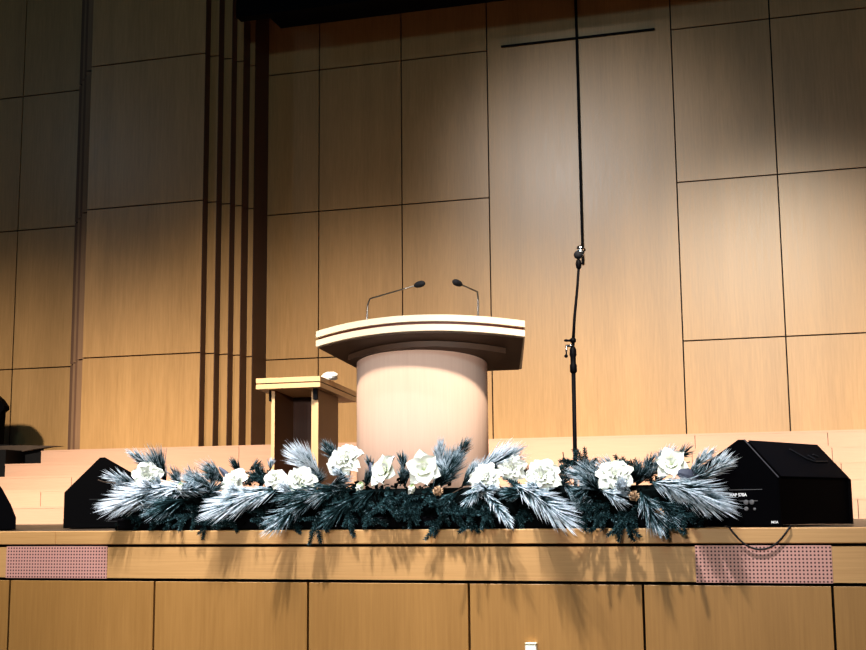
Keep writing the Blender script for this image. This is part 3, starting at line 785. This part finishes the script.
# rosettes of small round dark leaves in the middle
for (cx, cz) in ((-2.62, .16), (-2.50, .20), (-2.40, .13), (-2.28, .19), (-2.16, .14), (-2.05, .19), (-1.93, .13), (-2.72, .20)):
    m = MB()
    for i in range(42):
        a = rb.uniform(0, 2 * PI); q = rb.uniform(-.2, 1.0); s_ = math.sqrt(max(0, 1 - q * q))
        d = Vector((math.cos(a) * s_, -abs(q), math.sin(a) * s_ * .9)).normalized(); u, v = perp(d)
        c = Vector((cx, 6.87, cz)) + d * rb.uniform(.04, .075)
        w = rb.uniform(.011, .017); ring_ = [c + (u * math.cos(t) + v * math.sin(t)) * w for t in [k * PI / 3 for k in range(6)]]
        fr = rb.uniform(.08, .33)
        m.add(ring_ + [c - d * .006], [(k, (k + 1) % 6, 6) for k in range(6)], [fr] * 6 + [.05])
    m.build('leaf_rosette', M['frost'], gar, attr=True)
# slate leaves, twigs, cones
def leaf(mb, a, b, w):
    a, b = Vector(a), Vector(b); d = b - a; u = d.cross(Vector((0, 1, 0))).normalized()
    vs = []; 
    for i in range(9):
        t = i / 8; ww = w * math.sin(PI * (t * .94 + .03)) ** .8
        c = a + d * t + Vector((0, -.02 * math.sin(PI * t), 0))
        vs += [c - u * ww, c + Vector((0, -.006, 0)), c + u * ww]
    mb.add(vs, [(i * 3 + j, i * 3 + j + 1, i * 3 + j + 4, i * 3 + j + 3) for i in range(8) for j in range(2)])
for a, b, w in SLATE_LEAVES:
    m = MB(); leaf(m, a, b, w); m.build('slate_leaf', M['slate'], gar)
for pts in TWIGS:
    m = MB(); m.tube(pts, .0035, 5); m.build('twig', M['twig'], gar)
for c in CONES:
    m = MB(); c = Vector(c)
    for k in range(30):
        a = k * 2.4; z = k / 30; rr_ = .022 * math.sin(PI * (z * .85 + .12))
        d = Vector((math.cos(a), math.sin(a), .5)).normalized(); u, v = perp(d)
        q = c + Vector((math.cos(a) * rr_, math.sin(a) * rr_, (z - .5) * .05))
        m.add([q - u * .008, q + d * .014, q + u * .008, q + v * .004], [(0, 1, 3), (1, 2, 3), (0, 3, 2)])
    m.lathe([(.004, -.025), (.016, -.01), (.015, .01), (.004, .025)], c, 10); m.build('pine_cone', M['cone'], gar)

# ------------------------------------------------------------------ light
def spot(name, loc, target, power, angle, blend, colr, size):
    l = bpy.data.lights.new(name, 'SPOT'); l.energy = power; l.spot_size = math.radians(angle); l.spot_blend = blend
    l.color = colr; l.shadow_soft_size = size
    o = bpy.data.objects.new(name, l); col.objects.link(o); o.location = loc
    o.rotation_euler = (Vector(target) - Vector(loc)).to_track_quat('-Z', 'Y').to_euler(); return o
def area(name, loc, target, power, sx, sy, colr):
    l = bpy.data.lights.new(name, 'AREA'); l.energy = power; l.shape = 'RECTANGLE'; l.size = sx; l.size_y = sy; l.color = colr
    o = bpy.data.objects.new(name, l); col.objects.link(o); o.location = loc
    o.rotation_euler = (Vector(target) - Vector(loc)).to_track_quat('-Z', 'Y').to_euler(); return o
WARM = (1.0, .87, .70)
for x, p, tz in ((-10.0, .85, -2.2), (-5.0, 1.0, -1.8), (0.0, 1.1, -1.4), (5.0, 1.05, -1.4)):
    spot('stage_wash', (x, .8, 7.9), (x - .2, 15, tz), 12300 * p, 40, 1.0, WARM, .4)
spot('lectern_light', (-8.5, -6.0, 3.4), (-2.6, 7.8, .9), 1950, 13, .9, (1.0, .90, .85), .3)
spot('lectern_light', (2.6, -6.0, 3.4), (-2.5, 7.8, .9), 1700, 13, .9, (1.0, .90, .85), .3)
spot('front_wash', (-1.0, -7.0, 3.2), (-2.4, 8.5, -.4), 2500, 42, .9, (1.0, .90, .80), .3)
for x in (-4.3, -2.6, -.9):
    spot('garland_light', (x - .3, 3.9, 7.6), (x, 6.8, -1.3), 3900, 27, 1.0, (.97, .97, 1.0), .13)
spot('wall_glow_spot', (-5.1, .8, 7.9), (-2.2, 15, 3.9), 2700, 20, 1.0, (.95, .93, .92), .4)  # extra spot added to strengthen the pale glow on the wall
area('cool_light', (-1.5, -3.0, 6.6), (-.5, 15, 6.6), 300, 1.6, .8, (.45, .80, .95))  # unseen cool fill added to grey the upper wall
area('cool_light', (-17.0, 0.0, 9.0), (-8, 14, 6), 60, .8, .5, (.5, .75, 1.0))

w = bpy.data.worlds.new('World'); bpy.context.scene.world = w; w.use_nodes = True
w.node_tree.nodes['Background'].inputs[0].default_value = (.05, .06, .07, 1); w.node_tree.nodes['Background'].inputs[1].default_value = .35

# ------------------------------------------------------------------ camera
F, PSI, TH, RO = 1248.4, .28308, .14631, -.009746
fw = Vector((-math.sin(PSI) * math.cos(TH), math.cos(PSI) * math.cos(TH), math.sin(TH)))
r = Vector((math.cos(PSI), math.sin(PSI), 0)); u = r.cross(fw)
r2 = math.cos(RO) * r + math.sin(RO) * u; u2 = -math.sin(RO) * r + math.cos(RO) * u
cam = bpy.data.cameras.new('camera'); cam.sensor_width = 36; cam.lens = F / 866 * 36; cam.clip_end = 200
co = bpy.data.objects.new('camera', cam); col.objects.link(co)
co.matrix_world = Matrix(((r2.x, u2.x, -fw.x, 0), (r2.y, u2.y, -fw.y, 0), (r2.z, u2.z, -fw.z, EYE), (0, 0, 0, 1)))
sc = bpy.context.scene; sc.camera = co
sc.view_settings.view_transform = 'Standard'; sc.view_settings.look = 'Medium High Contrast'; sc.view_settings.exposure = 0.0
for o in bpy.data.objects:
    if '_w' in o: del o['_w']
